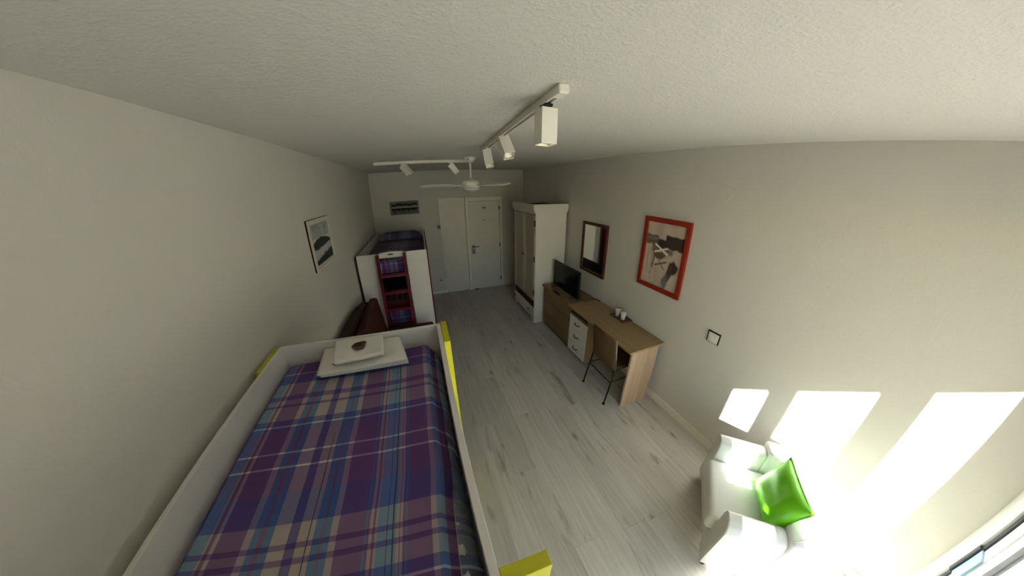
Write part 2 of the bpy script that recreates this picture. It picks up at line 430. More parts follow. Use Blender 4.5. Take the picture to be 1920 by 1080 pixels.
# entrance door in the end wall
d = sroot('door_1', (1.3, YB, 0), 'plain white entrance door with a dark lock plate')
yb = YB
build('leaf', B(.972, 1.64, yb - .022, yb - .002, .012, 1.955, .002), 'ward', d)
build('frame', B(.905, .968, yb - .038, yb, 0, 2.045, .004), 'wardtrim', d)
build('frame', B(.968, 1.70, yb - .038, yb, 1.962, 2.045, .004), 'wardtrim', d)
build('frame', B(1.645, 1.70, yb - .038, yb, 0, 1.962, .004), 'wardtrim', d)
lp = build('lock_plate', B(1.0, 1.068, yb - .032, yb - .022, .835, 1.03, .004), 'steel', d)
build('handle', MB().tube([(1.033, yb - .03, 1.0), (1.033, yb - .075, 1.0), (1.15, yb - .075, 1.0)], .009, 8), 'steel', lp)
build('keyhole', MB().lathe([(.001, 0), (.013, 0), (.013, .006), (.001, .006)], 12, Matrix.Translation((1.033, yb - .032, .955)) @ Matrix.Rotation(PI / 2, 4, 'X')), 'lampin', lp)
for z in (.21, 1.0, 1.80): build('hinge', B(1.632, 1.648, yb - .042, yb - .022, z - .035, z + .035, .002), 'darkwood', d)
build('peephole', MB().lathe([(.001, 0), (.012, 0), (.012, .006), (.001, .006)], 12, Matrix.Translation((1.30, yb - .022, 1.56)) @ Matrix.Rotation(PI / 2, 4, 'X')), 'brass', d)
build('number_plate', B(1.27, 1.34, yb - .026, yb - .0215, 1.80, 1.83, .002), 'greyframe', d)
build('threshold', B(1.01, 1.09, yb - .05, yb - .01, 0, .012, .002), 'black', d)
d2 = sroot('door_2', (.62, YB, 0), 'flush white service door beside the entrance door')
build('leaf', B(.40, .895, yb - .012, yb - .001, .012, 2.04, .002), 'ward', d2)
build('edge_strip', B(.372, .396, yb - .016, yb - .001, .012, 2.05, .002), 'wardtrim', d2)
struct(build('baseboard_back', B(XL, .37, YB - .012, YB, 0, .07, .003), 'wardtrim'), 'white skirting of the end wall')
def plate(name, label, cat, x, z, s, inner=None, m='plastic'):
    t = thing(name, label, cat, (x, YB, z))
    build('plate', B(x - s, x + s, YB - .012, YB, z - s, z + s, .003), m, t)
    build('rocker', B(x - s * .55, x + s * .55, YB - .017, YB - .0125, z - s * .6, z + s * .6, .003), 'greyframe', t)
plate('light_switch', 'small grey light switch on end wall beside the flush service door', 'switch', .335, 1.47, .038, m='greyframe')
plate('wall_socket', 'low white power socket on the end wall near the floor', 'socket', .27, .31, .036)

# ------------------------------------------------------------------ fittings on the long walls
t = thing('wall_switch', 'square white wall switch with black rim above the armchair', 'switch', (XR, 1.082, 1.055))
build('rim', B(XR - .010, XR, 1.024, 1.140, 1.002, 1.106, .002), 'black', t)
build('plate', B(XR - .016, XR - .0105, 1.032, 1.130, 1.008, 1.096, .003), 'plastic', t)
build('rocker', B(XR - .021, XR - .0165, 1.05, 1.112, 1.022, 1.082, .003), 'plastic', t)
o = build('cover_disc', MB().lathe([(.001, 0), (.058, 0), (.056, .005), (.001, .0052)], 32, Matrix.Translation((XR - .0005, 1.278, 2.234)) @ Matrix.Rotation(-PI / 2, 4, 'Y'), smooth=False), 'wall')
tag(o, 'round wall-coloured junction cover high above the red framed print', 'cover')

def paint(fn, nu, nv, P00, P10, P01):
    # flat print: vertex-coloured grid; fn(u,v)->rgb, u along the width, v downwards
    me = bpy.data.meshes.new('print')
    P00, P10, P01 = Vector(P00), Vector(P10), Vector(P01)
    vs = [tuple(P00 + (P10 - P00) * (i / nu) + (P01 - P00) * (j / nv)) for j in range(nv + 1) for i in range(nu + 1)]
    fs = [(j * (nu + 1) + i, j * (nu + 1) + i + 1, (j + 1) * (nu + 1) + i + 1, (j + 1) * (nu + 1) + i) for j in range(nv) for i in range(nu)]
    me.from_pydata(vs, [], fs)
    ca = me.color_attributes.new('print', 'FLOAT_COLOR', 'POINT')
    k = 0
    for j in range(nv + 1):
        for i in range(nu + 1):
            ca.data[k].color = (*fn(i / nu, j / nv), 1); k += 1
    me.materials.append(M['print'])
    return me
def attach(me, name, parent):
    o = bpy.data.objects.new(name, me); COL.objects.link(o); o.parent = parent; return o
def ss(a, b, x):
    t = min(1, max(0, (x - a) / (b - a))); return t * t * (3 - 2 * t)
def mixc(a, b, k): return tuple(p * (1 - k) + q * k for p, q in zip(a, b))
from mathutils import noise as NZ
def nz(u, v, s, o=0): return NZ.noise(Vector((u * s, v * s, o)))
def seg_d(u, v, a, b):
    a, b, p = Vector(a), Vector(b), Vector((u, v)); k = max(0, min(1, (p - a).dot(b - a) / (b - a).length_squared)); return (p - a - (b - a) * k).length

def art_abstract(u, v):
    c = mixc((.46, .36, .29), (.56, .46, .38), .5 + nz(u, v, 4)); w_ = nz(u, v, 9, 3) * .02
    def rect(u0, u1, v0, v1, col, s=.012, a=1):
        nonlocal c
        k = ss(u0 - s, u0 + s, u + w_) * (1 - ss(u1 - s, u1 + s, u + w_)) * ss(v0 - s, v0 + s, v + w_) * (1 - ss(v1 - s, v1 + s, v + w_)); c = mixc(c, col, k * a)
    def ell(cu, cv, ru, rv, rot, col, s=.25, a=1):
        nonlocal c
        du, dv = u - cu, v - cv; cc, s_ = math.cos(rot), math.sin(rot)
        r = math.hypot((du * cc + dv * s_) / ru, (-du * s_ + dv * cc) / rv) + nz(u, v, 12, 5) * .25; c = mixc(c, col, (1 - ss(1 - s, 1 + s, r)) * a)
    def line(a, b, wd, col, al=1):
        nonlocal c
        c = mixc(c, col, (1 - ss(wd * .6, wd * 1.2, seg_d(u, v, a, b))) * al)
    rect(-.1, .33, .20, .35, (.12, .095, .075)); rect(-.1, .3, .24, .28, (.22, .19, .16), a=.7); rect(.18, .36, .33, .47, (.10, .06, .04), .04, .8)
    rect(.33, .62, .25, .42, (.035, .028, .025)); rect(.52, 1.1, .17, .37, (.05, .034, .026))
    rect(.55, .75, .37, .46, (.10, .075, .06), .03, .8); ell(.42, .50, .16, .06, 0, (.16, .08, .05))
    for (a, b, cc, wd) in (((.27, .34), (.62, .46), (.75, .72, .66), .018), ((.28, .46), (.60, .37), (.75, .72, .66), .016), ((.33, .67), (.62, .58), (.09, .055, .035), .014), ((.42, .58), (.58, .70), (.2, .13, .09), .014),
                           ((.26, .45), (.25, .72), (.12, .08, .055), .010), ((.20, .50), (.24, .93), (.28, .2, .15), .010), ((.10, .4), (.1, .75), (.36, .28, .22), .012), ((.30, .5), (.26, .72), (.10, .07, .05), .012)):
        line(a, b, wd, cc)
    ell(.82, .64, .12, .10, .5, (.045, .028, .02)); ell(.74, .74, .07, .13, .3, (.06, .04, .03)); ell(.66, .89, .08, .13, .25, (.12, .11, .10), .35, .9); ell(.58, .97, .05, .05, 0, (.3, .3, .28), .4, .8)
    return c
def art_hills(u, v):
    c = mixc((.50, .49, .44), (.60, .58, .52), .5 + nz(u, v, 3))
    m_ = .06
    if u < m_ or u > 1 - m_ or v < .05 or v > .95: return (.62, .60, .54)
    c = mixc((.42, .43, .40), (.26, .28, .26), .5 + .8 * nz(u * 1.2, v, 5, 2)) if v < .36 else c
    hill = .47 - .10 * math.sin(PI * min(1, u * 1.1)) + nz(u, 0, 6) * .015
    if v > hill: c = (.035, .045, .035)
    if v > .56 and v < .62 - .09 * u + .03: c = (.05, .055, .05)
    lake = .60 + .02 * math.sin(u * 5)
    if v > lake - .04 * u: c = mixc((.40, .40, .38), (.5, .5, .48), .5 + nz(u * .5, v * 3, 6, 4))
    tre = .86 - .14 * u + abs(nz(u, 0, 26, 8)) * -.14
    if v > tre and v < .94: c = (.03, .034, .025)
    return c
def art_winter(u, v):
    c = mixc((.09, .10, .09), (.14, .15, .14), .5 + nz(u, v, 4))
    if abs(v - (.20 + nz(u, 0, 5) * .09)) < .08 * (1 + nz(u, v, 8, 3)): c = (.01, .01, .01)
    if .38 < v < .52: c = (.30, .31, .32)
    if .52 < v < .74 + nz(u, 0, 10, 6) * .12: c = (.008, .008, .008)
    if v > .7 and nz(u, 0, 14, 9) > .25 and u < .5: c = (.02, .02, .02)
    return c

# red framed print
t = thing('framed_print', 'large abstract print in a red lacquered frame above the desk end', 'picture', (XR, 1.79, 1.6))
a0, a1, z0, z1, fw = 1.515, 2.072, 1.228, 1.960, .047
for nm, bx in (('frame_rail', (a0, a1, z1 - fw, z1)), ('frame_rail', (a0, a1, z0, z0 + fw)), ('frame_stile', (a0, a0 + fw, z0 + fw, z1 - fw)), ('frame_stile', (a1 - fw, a1, z0 + fw, z1 - fw))):
    build(nm, B(XR - .028, XR, bx[0], bx[1], bx[2], bx[3], .003), 'redframe', t)
L0 = Vector(t.location)
attach(paint(art_abstract, 72, 96, Vector((XR - .012, a1 - fw, z1 - fw)) - L0, Vector((XR - .012, a0 + fw, z1 - fw)) - L0, Vector((XR - .012, a1 - fw, z0 + fw)) - L0), 'print', t)
# mirror
t = thing('wall_mirror', 'rectangular wall mirror in a narrow mahogany frame above the dresser', 'mirror', (XR, 2.94, 1.4))
a0, a1, z0, z1, fw = 2.661, 3.217, 1.058, 1.765, .038
for nm, bx in (('frame_rail', (a0, a1, z1 - fw, z1)), ('frame_rail', (a0, a1, z0, z0 + fw)), ('frame_stile', (a0, a0 + fw, z0 + fw, z1 - fw)), ('frame_stile', (a1 - fw, a1, z0 + fw, z1 - fw))):
    build(nm, B(XR - .026, XR, bx[0], bx[1], bx[2], bx[3], .003), 'mframe', t)
build('mirror_glass', B(XR - .014, XR - .009, a0 + fw, a1 - fw, z0 + fw, z1 - fw), 'mirror', t)
# landscape on the left wall
t = thing('framed_landscape', 'landscape print of dark hills in a whitewashed frame above the brown sofa', 'picture', (XL, 2.56, 1.84))
a0, a1, z0, z1, fw = 2.30, 2.845, 1.63, 2.05, .022
for nm, bx in (('frame_rail', (a0, a1, z1 - fw, z1)), ('frame_rail', (a0, a1, z0, z0 + fw)), ('frame_stile', (a0, a0 + fw, z0 + fw, z1 - fw)), ('frame_stile', (a1 - fw, a1, z0 + fw, z1 - fw))):
    build(nm, B(XL + .0125, XL + .022, bx[0], bx[1], bx[2], bx[3], .002), 'silver', t)
build('backing', B(XL, XL + .012, a0 - .002, a1 + .002, z0 - .001, z1 + .002), 'darkwood', t)
L0 = Vector(t.location)
attach(paint(art_hills, 64, 56, Vector((XL + .016, a0 + fw, z1 - fw)) - L0, Vector((XL + .016, a1 - fw, z1 - fw)) - L0, Vector((XL + .016, a0 + fw, z0 + fw)) - L0), 'print', t)
# winter picture on the end wall
t = thing('framed_winter_print', 'small wide dark winter print in grey frame on end wall', 'picture', (-.30, YB, 1.9))
a0, a1, z0, z1, fw = -.577, -.022, 1.775, 2.036, .03
for nm, bx in (('frame_rail', (a0, a1, z1 - fw, z1)), ('frame_rail', (a0, a1, z0, z0 + fw)), ('frame_stile', (a0, a0 + fw, z0 + fw, z1 - fw)), ('frame_stile', (a1 - fw, a1, z0 + fw, z1 - fw))):
    build(nm, B(bx[0], bx[1], YB - .022, YB, bx[2], bx[3], .003), 'greyframe', t)
L0 = Vector(t.location)
attach(paint(art_winter, 70, 30, Vector((a0 + fw, YB - .014, z1 - fw)) - L0, Vector((a1 - fw, YB - .014, z1 - fw)) - L0, Vector((a0 + fw, YB - .014, z0 + fw)) - L0), 'print', t)

# ------------------------------------------------------------------ ceiling: track lights and fan
def spot(parent, pos, dirv, twist=.6, s=.036, ln=.145, lit=False):
    dirv = Vector(dirv).normalized(); pos = Vector(pos)
    q = dirv.to_track_quat('Z', 'Y').to_matrix().to_4x4()
    c0 = pos + Vector((0, 0, -.022))
    X = Matrix.Translation(c0) @ q @ Matrix.Rotation(twist, 4, 'Z')
    mb = MB(); th = .0035
    b = mb.bm
    rings = []
    for (r, z) in ((s, 0), (s, ln), (s - th, ln), (s - th, .03)):
        rings.append([b.verts.new(X @ Vector((r * a, r * c, z))) for a, c in ((-1, -1), (1, -1), (1, 1), (-1, 1))])
    for i in range(3):
        for k in range(4): b.faces.new((rings[i][k], rings[i][(k + 1) % 4], rings[i + 1][(k + 1) % 4], rings[i + 1][k]))
    b.faces.new(rings[0][::-1]); b.faces.new(rings[3])
    hd = build('spot_head', mb, 'lampwhite', parent)
    build('adapter', MB().box(pos.x - .018, pos.x + .018, pos.y - .03, pos.y + .03, pos.z - .014, pos.z, .003).tube([pos + Vector((0, 0, -.01)), c0 + dirv * .02], .008, 8), 'black' if lit else 'lampwhite', hd)
    mb = MB(); mb.lathe([(.001, .09), (.02, .09), (s * .85, ln - .012), (s * .8, ln - .012), (.018, .095), (.001, .095)], 16, X)
    build('reflector', mb, 'lampin', hd)
    if lit: build('bulb', MB().lathe([(.001, .095), (.018, .098), (.024, ln - .02), (.001, ln - .016)], 16, X), 'glow', hd)
def track(name, label, a, b_, spots):
    a, b_ = Vector(a), Vector(b_)
    t = thing(name, label, 'track light', ((a + b_) / 2))
    d_ = (b_ - a).normalized(); n = Vector((-d_.y, d_.x, 0)); ln = (b_ - a).length
    X = Matrix(((d_.x, n.x, 0, a.x), (d_.y, n.y, 0, a.y), (0, 0, 1, 0), (0, 0, 0, 1)))
    zt = ZC
    rail = build('rail', MB().box(0, ln, -.019, -.008, zt - .034, zt, .0015, 1, X).box(0, ln, .008, .019, zt - .034, zt, .0015, 1, X).box(0, ln, -.009, .009, zt - .012, zt, 0, 1, X), 'lampwhite', t)
    build('conductor_slot', MB().box(.05, ln - .01, -.0079, .0079, zt - .0215, zt - .0125, 0, 1, X), 'black', rail)
    build('end_cap', MB().box(-.02, .05, -.021, .021, zt - .037, zt, .006, 2, X), 'lampwhite', rail)
    for (s_, dv, tw, lit) in spots:
        p = a + d_ * s_; spot(t, (p.x, p.y, zt - .03), dv, tw, lit=lit)
    return t
track('track_light', 'white ceiling track with three box spots running along the room', (.527, .95, ZC), (.625, 2.66, ZC),
      [(.15, (-.03, -.02, -1), .55, True), (.90, (.12, -.55, -.8), .3, False), (1.48, (.06, -.35, -.9), .5, False)])
track('track_light', 'second white ceiling track, crosswise beyond the fan, with two tilted spots', (-.50, 3.72, ZC), (.72, 3.70, ZC),
      [(.33, (.60, -.25, -.75), .2, False), (.93, (.60, .1, -.75), .2, False)])

fx, fy = .640, 3.40
t = thing('ceiling_fan', 'white three blade ceiling fan with an opal lamp bowl', 'ceiling fan', (fx, fy, ZC))
T = Matrix.Translation((fx, fy, 0))
build('canopy', MB().lathe([(.001, ZC), (.068, ZC), (.066, ZC - .03), (.045, ZC - .058), (.001, ZC - .06)], 24, T), 'fan', t)
build('cap_screw', MB().lathe([(.001, 0), (.007, 0), (.007, .004), (.001, .004)], 10, Matrix.Translation((fx - .035, fy - .058, ZC - .03)) @ Matrix.Rotation(PI / 2, 4, 'X')), 'black', t)
build('down_rod', MB().tube([(fx, fy, ZC - .05), (fx, fy, 2.31)], .012, 12), 'fan', t)
build('motor', MB().lathe([(.001, 2.345), (.035, 2.343), (.04, 2.322), (.075, 2.312), (.106, 2.300), (.110, 2.27), (.108, 2.245), (.114, 2.24), (.114, 2.228), (.10, 2.224), (.001, 2.224)], 32, T), 'fan', t)
build('lamp_bowl', MB().lathe([(.001, 2.2235), (.105, 2.2235), (.102, 2.205), (.08, 2.185), (.04, 2.174), (.001, 2.172)], 32, T), 'opal', t)
for k, a in enumerate((178, 301, 58)):
    X = T @ Matrix.Rotation(math.radians(a), 4, 'Z') @ Matrix.Translation((0, 0, 2.258)) @ Matrix.Rotation(math.radians(12), 4, 'X')
    mb = MB()
    pts = [(.20, -.045), (.30, -.062), (.50, -.068), (.60, -.055), (.62, -.01), (.61, .04), (.55, .06), (.30, .055), (.20, .04)]
    mb.prism(pts, 'z', -.004, .004)
    mb._xf(mb.bm.verts, X)
    bl = build('blade', mb, 'fan', t)
    build('blade_arm', MB().box(.085, .23, -.018, .018, -.008, -.0035, .002, 1, X), 'fan', bl)

# ------------------------------------------------------------------ wardrobe
t = thing('wardrobe', 'tall ivory two door wardrobe with cornice and bottom drawer', 'wardrobe', (1.9, 4.13, 0))
wx, wr, wy0, wy1 = 1.642, 2.165, 3.655, 4.615
side = [(wx, 0), (wr - .03, 0), (wr - .03, .05), (wr, .07), (wr, 1.83), (2.195, 1.89), (2.195, 1.972), (1.604, 1.972), (1.604, 1.90), (wx, 1.83)]
build('side_panel', MB().prism(side, 'y', wy0, wy0 + .022), 'ward', t)
build('side_panel', MB().prism(side, 'y', wy1 - .022, wy1), 'ward', t)
build('back_panel', B(wr - .02, wr - .005, wy0 + .022, wy1 - .022, .06, 1.9), 'ward', t)
build('cornice', MB().prism([(1.604, 1.90), (wx, 1.825), (wx + .02, 1.825), (wx + .02, 1.972), (1.604, 1.972)], 'y', wy0 + .0221, wy1 - .0221), 'ward', t)
build('top_board', B(wx + .021, 2.19, wy0 + .023, wy1 - .023, 1.93, 1.945), 'darkwood', t)
build('shelf_board', B(wx + .05, wr - .021, wy0 + .0225, wy1 - .0225, .385, .405), 'darkwood', t)
build('recess_strip', B(wx + .002, wx + .048, wy0 + .0225, wy1 - .0225, .278, .403), 'brownwood', t)
ym = (wy0 + wy1) / 2
for (ya, yb_, hx) in ((wy0 + .025, ym - .003, ym - .03), (ym + .003, wy1 - .025, ym + .03)):
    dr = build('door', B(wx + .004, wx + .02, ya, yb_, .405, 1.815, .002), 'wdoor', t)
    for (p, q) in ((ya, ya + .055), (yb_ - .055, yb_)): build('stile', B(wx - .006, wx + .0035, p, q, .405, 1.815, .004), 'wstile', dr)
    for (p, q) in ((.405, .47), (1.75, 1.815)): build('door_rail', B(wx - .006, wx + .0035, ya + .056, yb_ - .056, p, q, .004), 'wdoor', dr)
    build('knob', MB().lathe([(.001, 0), (.006, 0), (.006, .012), (.014, .018), (.012, .03), (.001, .033)], 14, Matrix.Translation((wx - .006, hx, 1.13)) @ Matrix.Rotation(-PI / 2, 4, 'Y')), 'brass', dr)
    hy = wy0 + .024 if ya < ym - .1 else wy1 - .024
    for z in ((.56, 1.13, 1.69) if hy < ym else ()): build('hinge', MB().tube([(wx - .009, hy, z - .045), (wx - .009, hy, z + .045)], .009, 8), 'black', dr)
dr = build('drawer_front', B(wx - .004, wx + .02, wy0 + .026, wy1 - .026, .10, .275, .004), 'wardtrim', t)
for y in (wy0 + .22, wy1 - .06): build('knob', MB().lathe([(.001, 0), (.006, 0), (.006, .01), (.013, .016), (.012, .026), (.001, .03)], 14, Matrix.Translation((wx - .004, y, .18)) @ Matrix.Rotation(-PI / 2, 4, 'Y')), 'brass', dr)
pl_ = [(wy0 + .024, 0), (wy0 + .09, 0), (wy0 + .12, .05), (wy0 + .2, .065), (wy1 - .2, .065), (wy1 - .12, .05), (wy1 - .09, 0), (wy1 - .024, 0), (wy1 - .024, .095), (wy0 + .024, .095)]
build('plinth', MB().prism(pl_, 'x', wx, wx + .018), 'ward', t)
build('glide', B(wr - .028, wr, wy0 + .002, wy0 + .05, 0, .03, .003), 'black', t)

# ------------------------------------------------------------------ dresser with the television
t = thing('dresser', 'low oak dresser between wardrobe and desk, under the television', 'dresser', (1.98, 3.2, 0))
dy0, dy1 = 2.775, 3.60
build('top', B(1.755, 2.19, dy0 - .01, dy1 + .01, .697, .72, .002), 'oakd', t)
build('carcass', B(1.80, 2.17, dy0, dy1, .04, .6965, .002), 'oakd', t)
for k in range(3):
    dr = build('drawer_front', B(1.784, 1.7995, dy0 + .006, dy1 - .006, .06 + k * .211, .06 + k * .211 + .206, .002), 'oakd', t)
build('plinth', B(1.82, 2.15, dy0 + .02, dy1 - .02, 0, .0395), 'darkwood', t)
t = thing('television', 'black flat screen television standing on the oak dresser', 'television', (1.95, 3.19, .72))
tv = build('casing', B(1.925, 1.955, 2.828, 3.552, .733, 1.13, .004), 'black', t)
build('screen', B(1.9215, 1.9245, 2.842, 3.538, .752, 1.117), 'screen', t)
build('rear_housing', B(1.9555, 1.99, 2.95, 3.43, .79, 1.0, .01), 'black', t)
for y in (2.93, 3.45):
    build('foot', MB().tube([(1.85, y + .0, .7275), (1.94, y, .742), (2.03, y, .7275)], .0065, 8), 'black', t)
tag(build('remote_control', B(1.772, 1.81, 3.10, 3.27, .7205, .737, .005, mtx=None), 'black'), 'slim black remote control lying on dresser in front of television', 'remote control')
tag(build('tv_cable', MB().tube([(1.99, 3.0, .86), (2.08, 2.93, .80), (2.15, 2.86, .76), (2.175, 2.8, .7285), (2.17, 2.74, .749), (2.185, 2.66, .747)], .0045, 6), 'black'), 'thin black cable drooping from the television along the wall', 'cable')

# ------------------------------------------------------------------ desk
t = thing('desk', 'oak desk with three white drawers and a slab end panel', 'desk', (1.97, 2.14, 0))
build('desk_top', B(1.722, 2.192, 1.543, 2.735, .716, .74, .002), 'oak', t)
build('end_panel', B(1.768, 2.135, 1.56, 1.582, 0, .7155, .002), 'oakz', t)
build('modesty_panel', B(2.10, 2.118, 1.5825, 2.355, .28, .7155), 'oakd', t)
un = build('drawer_case', MB().box(1.80, 2.14, 2.357, 2.375, .02, .7155, .001).box(1.80, 2.14, 2.745, 2.763, .02, .7155, .001).box(2.12, 2.14, 2.375, 2.745, .02, .7155).box(1.80, 2.12, 2.375, 2.745, .595, .61).box(1.82, 2.12, 2.375, 2.745, .02, .04), 'oak', t)
for k in range(3):
    z = .045 + k * .182
    dr = build('drawer_front', B(1.783, 1.7995, 2.36, 2.76, z, z + .178, .003), 'white', t)
    hp = [(1.783, 2.51, z + .105), (1.765, 2.515, z + .10), (1.757, 2.535, z + .094), (1.757, 2.585, z + .094), (1.765, 2.605, z + .10), (1.783, 2.61, z + .105)]
    build('bow_handle', MB().tube(hp, .006, 8), 'iron', dr)
build('compartment_shade', B(1.795, 1.81, 2.3755, 2.7445, .612, .7155), 'darkwood', un)  # dark board added in place of the shade inside the open compartment
build('toe_board', B(1.815, 1.83, 2.376, 2.744, 0, .0195), 'darkwood', t)

t = thing('serving_tray', 'small dark brown tray on the desk against the wall', 'tray', (2.125, 2.16, .74))
build('base', B(2.06, 2.185, 2.045, 2.29, .7405, .746, .002), 'tray', t)
build('rim', MB().box(2.055, 2.063, 2.04, 2.295, .7405, .758, .002).box(2.182, 2.19, 2.04, 2.295, .7405, .758, .002).box(2.063, 2.182, 2.04, 2.048, .7405, .758, .002).box(2.063, 2.182, 2.287, 2.295, .7405, .758, .002), 'tray', t)
def tumbler(x, y, label):
    t = thing('drinking_glass', label, 'glass', (x, y, .7465), group='glasses on the tray')
    build('tumbler', MB().lathe([(.001, .7465), (.026, .7465), (.032, .83), (.0295, .83), (.0245, .752), (.001, .752)], 20, Matrix.Translation((x, y, 0))), 'tumbler', t)
    build('paper_cover', MB().lathe([(.001, .8315), (.034, .8315), (.035, .826), (.036, .826), (.035, .834), (.001, .8345)], 20, Matrix.Translation((x, y, 0))), 'plastic', t)
tumbler(2.12, 2.225, 'drinking glass on the tray, the one nearer the television')
tumbler(2.115, 2.125, 'drinking glass on the tray, the one nearer the tray\'s free corner')

# ------------------------------------------------------------------ desk chair
t = thing('desk_chair', 'rattan desk chair on thin black iron legs tucked under desk', 'chair', (1.82, 1.88, 0))
ya, yb_ = 1.675, 2.075
for y, s in ((ya, -1), (yb_, 1)):
    lg = build('leg', MB().tube([(1.622, y + s * .004, .012), (1.665, y, .24), (1.70, y - s * .012, .44), (1.685, y - s * .012, .62), (1.665, y - s * .012, .80)], .0085, 8), 'iron', t)
    build('foot_pad', MB().lathe([(.001, 0), (.016, 0), (.016, .012), (.008, .016), (.001, .016)], 12, Matrix.Translation((1.622, y + s * .004, 0))), 'black', lg)
    lg = build('leg', MB().tube([(2.075, y, .012), (2.055, y - s * .008, .24), (2.04, y - s * .012, .43)], .0085, 8), 'iron', t)
    build('foot_pad', MB().lathe([(.001, 0), (.016, 0), (.016, .012), (.008, .016), (.001, .016)], 12, Matrix.Translation((2.075, y, 0))), 'black', lg)
    build('side_stretcher', MB().tube([(1.674, y - s * .003, .29), (2.05, y - s * .009, .29)], .006, 8), 'iron', t)
build('rear_stretcher', MB().tube([(1.672, ya + .003, .275), (1.672, yb_ - .003, .275)], .006, 8), 'iron', t)
build('seat', MB().grid(lambda u, v: Vector((1.70 + .36 * u, ya + .012 + (yb_ - ya - .024) * v, .445 - .012 * math.sin(PI * v) * math.sin(PI * u))), 10, 10), 'rattan', t)
bk = build('backrest', MB().grid(lambda u, v: Vector((1.705 - .045 * v - .035 * math.sin(PI * u) * (0.4 + .6 * v), ya + .010 + (yb_ - ya - .02) * u, .43 + (.385 + .02 * math.sin(PI * u)) * v)), 14, 10), 'rattan', t)
for ob in (bk, [c for c in t.children if c.name.startswith('seat')][0]):
    md = ob.modifiers.new('solid', 'SOLIDIFY'); md.thickness = .012
build('edge_piping', MB().tube([(1.706, ya + .010, .43), (1.684, ya + .009, .62), (1.660, ya + .010, .815)], .006, 8), 'rattanpale', t)
build('seat_frame', MB().tube([(1.705, ya + .012, .435), (2.06, ya + .012, .435), (2.06, yb_ - .012, .435), (1.705, yb_ - .012, .435), (1.705, ya + .012, .435)], .007, 8), 'iron', t)

# ------------------------------------------------------------------ armchair and cushion
ANG = math.radians(40.3)
ac = thing('armchair', 'white leather tub armchair in the sunlight by the glazed doors', 'armchair', (1.776, .159, 0), ANG)
HW, FR, AW, AH = .385, .28, .135, .55
def rounded(x0, x1, y0, y1, z0, z1, r, seg=4): return MB().box(x0, x1, y0, y1, z0, z1, r, seg)
smoothen(build('base', rounded(-HW + .01, HW - .01, -.20, FR - .012, .06, .24, .025), 'leather', ac, True))
smoothen(build('seat_cushion', rounded(-HW + AW + .003, HW - AW - .003, -.17, FR + .045, .242, .39, .04), 'leather', ac, True), 60)
for s_ in (-1, 1):
    pts = [(s_ * (HW - AW), .07), (s_ * HW, .07), (s_ * HW, AH - .07), (s_ * (HW - .015), AH - .02), (s_ * (HW - .05), AH), (s_ * (HW - AW + .035), AH), (s_ * (HW - AW + .008), AH - .015), (s_ * (HW - AW), AH - .06)]
    mb = MB(); mb.prism(pts, 'y', -.055, FR, .012)
    smoothen(build('armrest', mb, 'leather', ac, True), 50)
    build('seam', MB().tube([(s_ * (HW - .003), FR - .006, .08), (s_ * (HW - .003), FR - .006, AH - .07), (s_ * (HW - .05), FR - .009, AH - .002), (s_ * (HW - AW + .035), FR - .009, AH - .002), (s_ * (HW - AW + .002), FR - .006, AH - .06)], .0035, 6), 'leather', ac, True)
mb = MB(); arc = []; inn = []; n = 20
for i in range(n + 1):
    a = PI + PI * i / n
    c_, k_ = math.copysign(abs(math.cos(a)) ** .6, math.cos(a)), abs(math.sin(a)) ** .6
    arc.append((HW * c_, -.056 - .235 * k_)); inn.append(((HW - AW) * c_, -.056 - .10 * k_))
mb.prism(arc + inn[::-1], 'z', .065, AH + .03, .016)
smoothen(build('backrest', mb, 'leather', ac, True), 50)
build('seam', MB().tube([(HW * math.cos(a_) * .93, -.07 - .15 * math.sin(a_), AH + .031) for a_ in [PI * k / 16 for k in range(17)]], .003, 6), 'leather', ac, True)
for sx in (-1, 1):
    for yy in (-.18, FR - .05):
        build('leg', MB().lathe([(.001, 0), (.022, 0), (.026, .062), (.001, .062)], 12, Matrix.Translation((sx * (HW - .05), yy, 0))), 'black', ac, True)

# lime cushion leaning in the seat (corners in room coordinates)
c4, c3, c2, c1 = Vector((1.88, .25, .395)), Vector((1.585, -.015, .405)), Vector((1.655, -.107, .715)), Vector((1.955, .163, .705))
nrm = (c3 - c4).cross(c1 - c4).normalized()
cc = (c1 + c2 + c3 + c4) / 4
def pillow(c4, c3, c2, c1, th, nu=20, pinch=.07):
    nrm = (c3 - c4).cross(c1 - c4).normalized()
    mb = MB(); ctr = (c1 + c2 + c3 + c4) / 4
    def f(sgn):
        def g(u, v):
            p = (c4 * (1 - u) + c3 * u) * (1 - v) + (c1 * (1 - u) + c2 * u) * v
            a, b = 2 * u - 1, 2 * v - 1
            k = pinch * ((1 - a * a) * b * b + (1 - b * b) * a * a)
            p = p + (ctr - p) * k
            h = (max(0, 1 - a ** 4) * max(0, 1 - b ** 4)) ** .6
            wr = .006 * NZ.noise(Vector((u * 5, v * 5, sgn))) * h
            return p + nrm * sgn * (th * h + wr)
        return g
    mb.grid(f(1), nu, nu); mb.grid(f(-1), nu, nu)
    bmesh.ops.remove_doubles(mb.bm, verts=mb.bm.verts, dist=.0004)
    return mb
cu = thing('cushion', 'lime green satin cushion leaning in the white armchair', 'cushion', tuple((c3 + c4) / 2))
build('cover', pillow(c4, c3, c2, c1, .062), 'green', cu)
mbp = MB(); rim = []
for k in range(41):
    q = k / 40 * 4; sd = int(min(q, 3.999)); f_ = q - sd
    A, Bq = [(c4, c3), (c3, c2), (c2, c1), (c1, c4)][sd]
    p = A * (1 - f_) + Bq * f_; a = 2 * f_ - 1
    rim.append(p + (cc - p) * .07 * (1 - a * a))
mbp.tube(rim, .004, 6, cap=False); build('piping', mbp, 'green', cu)

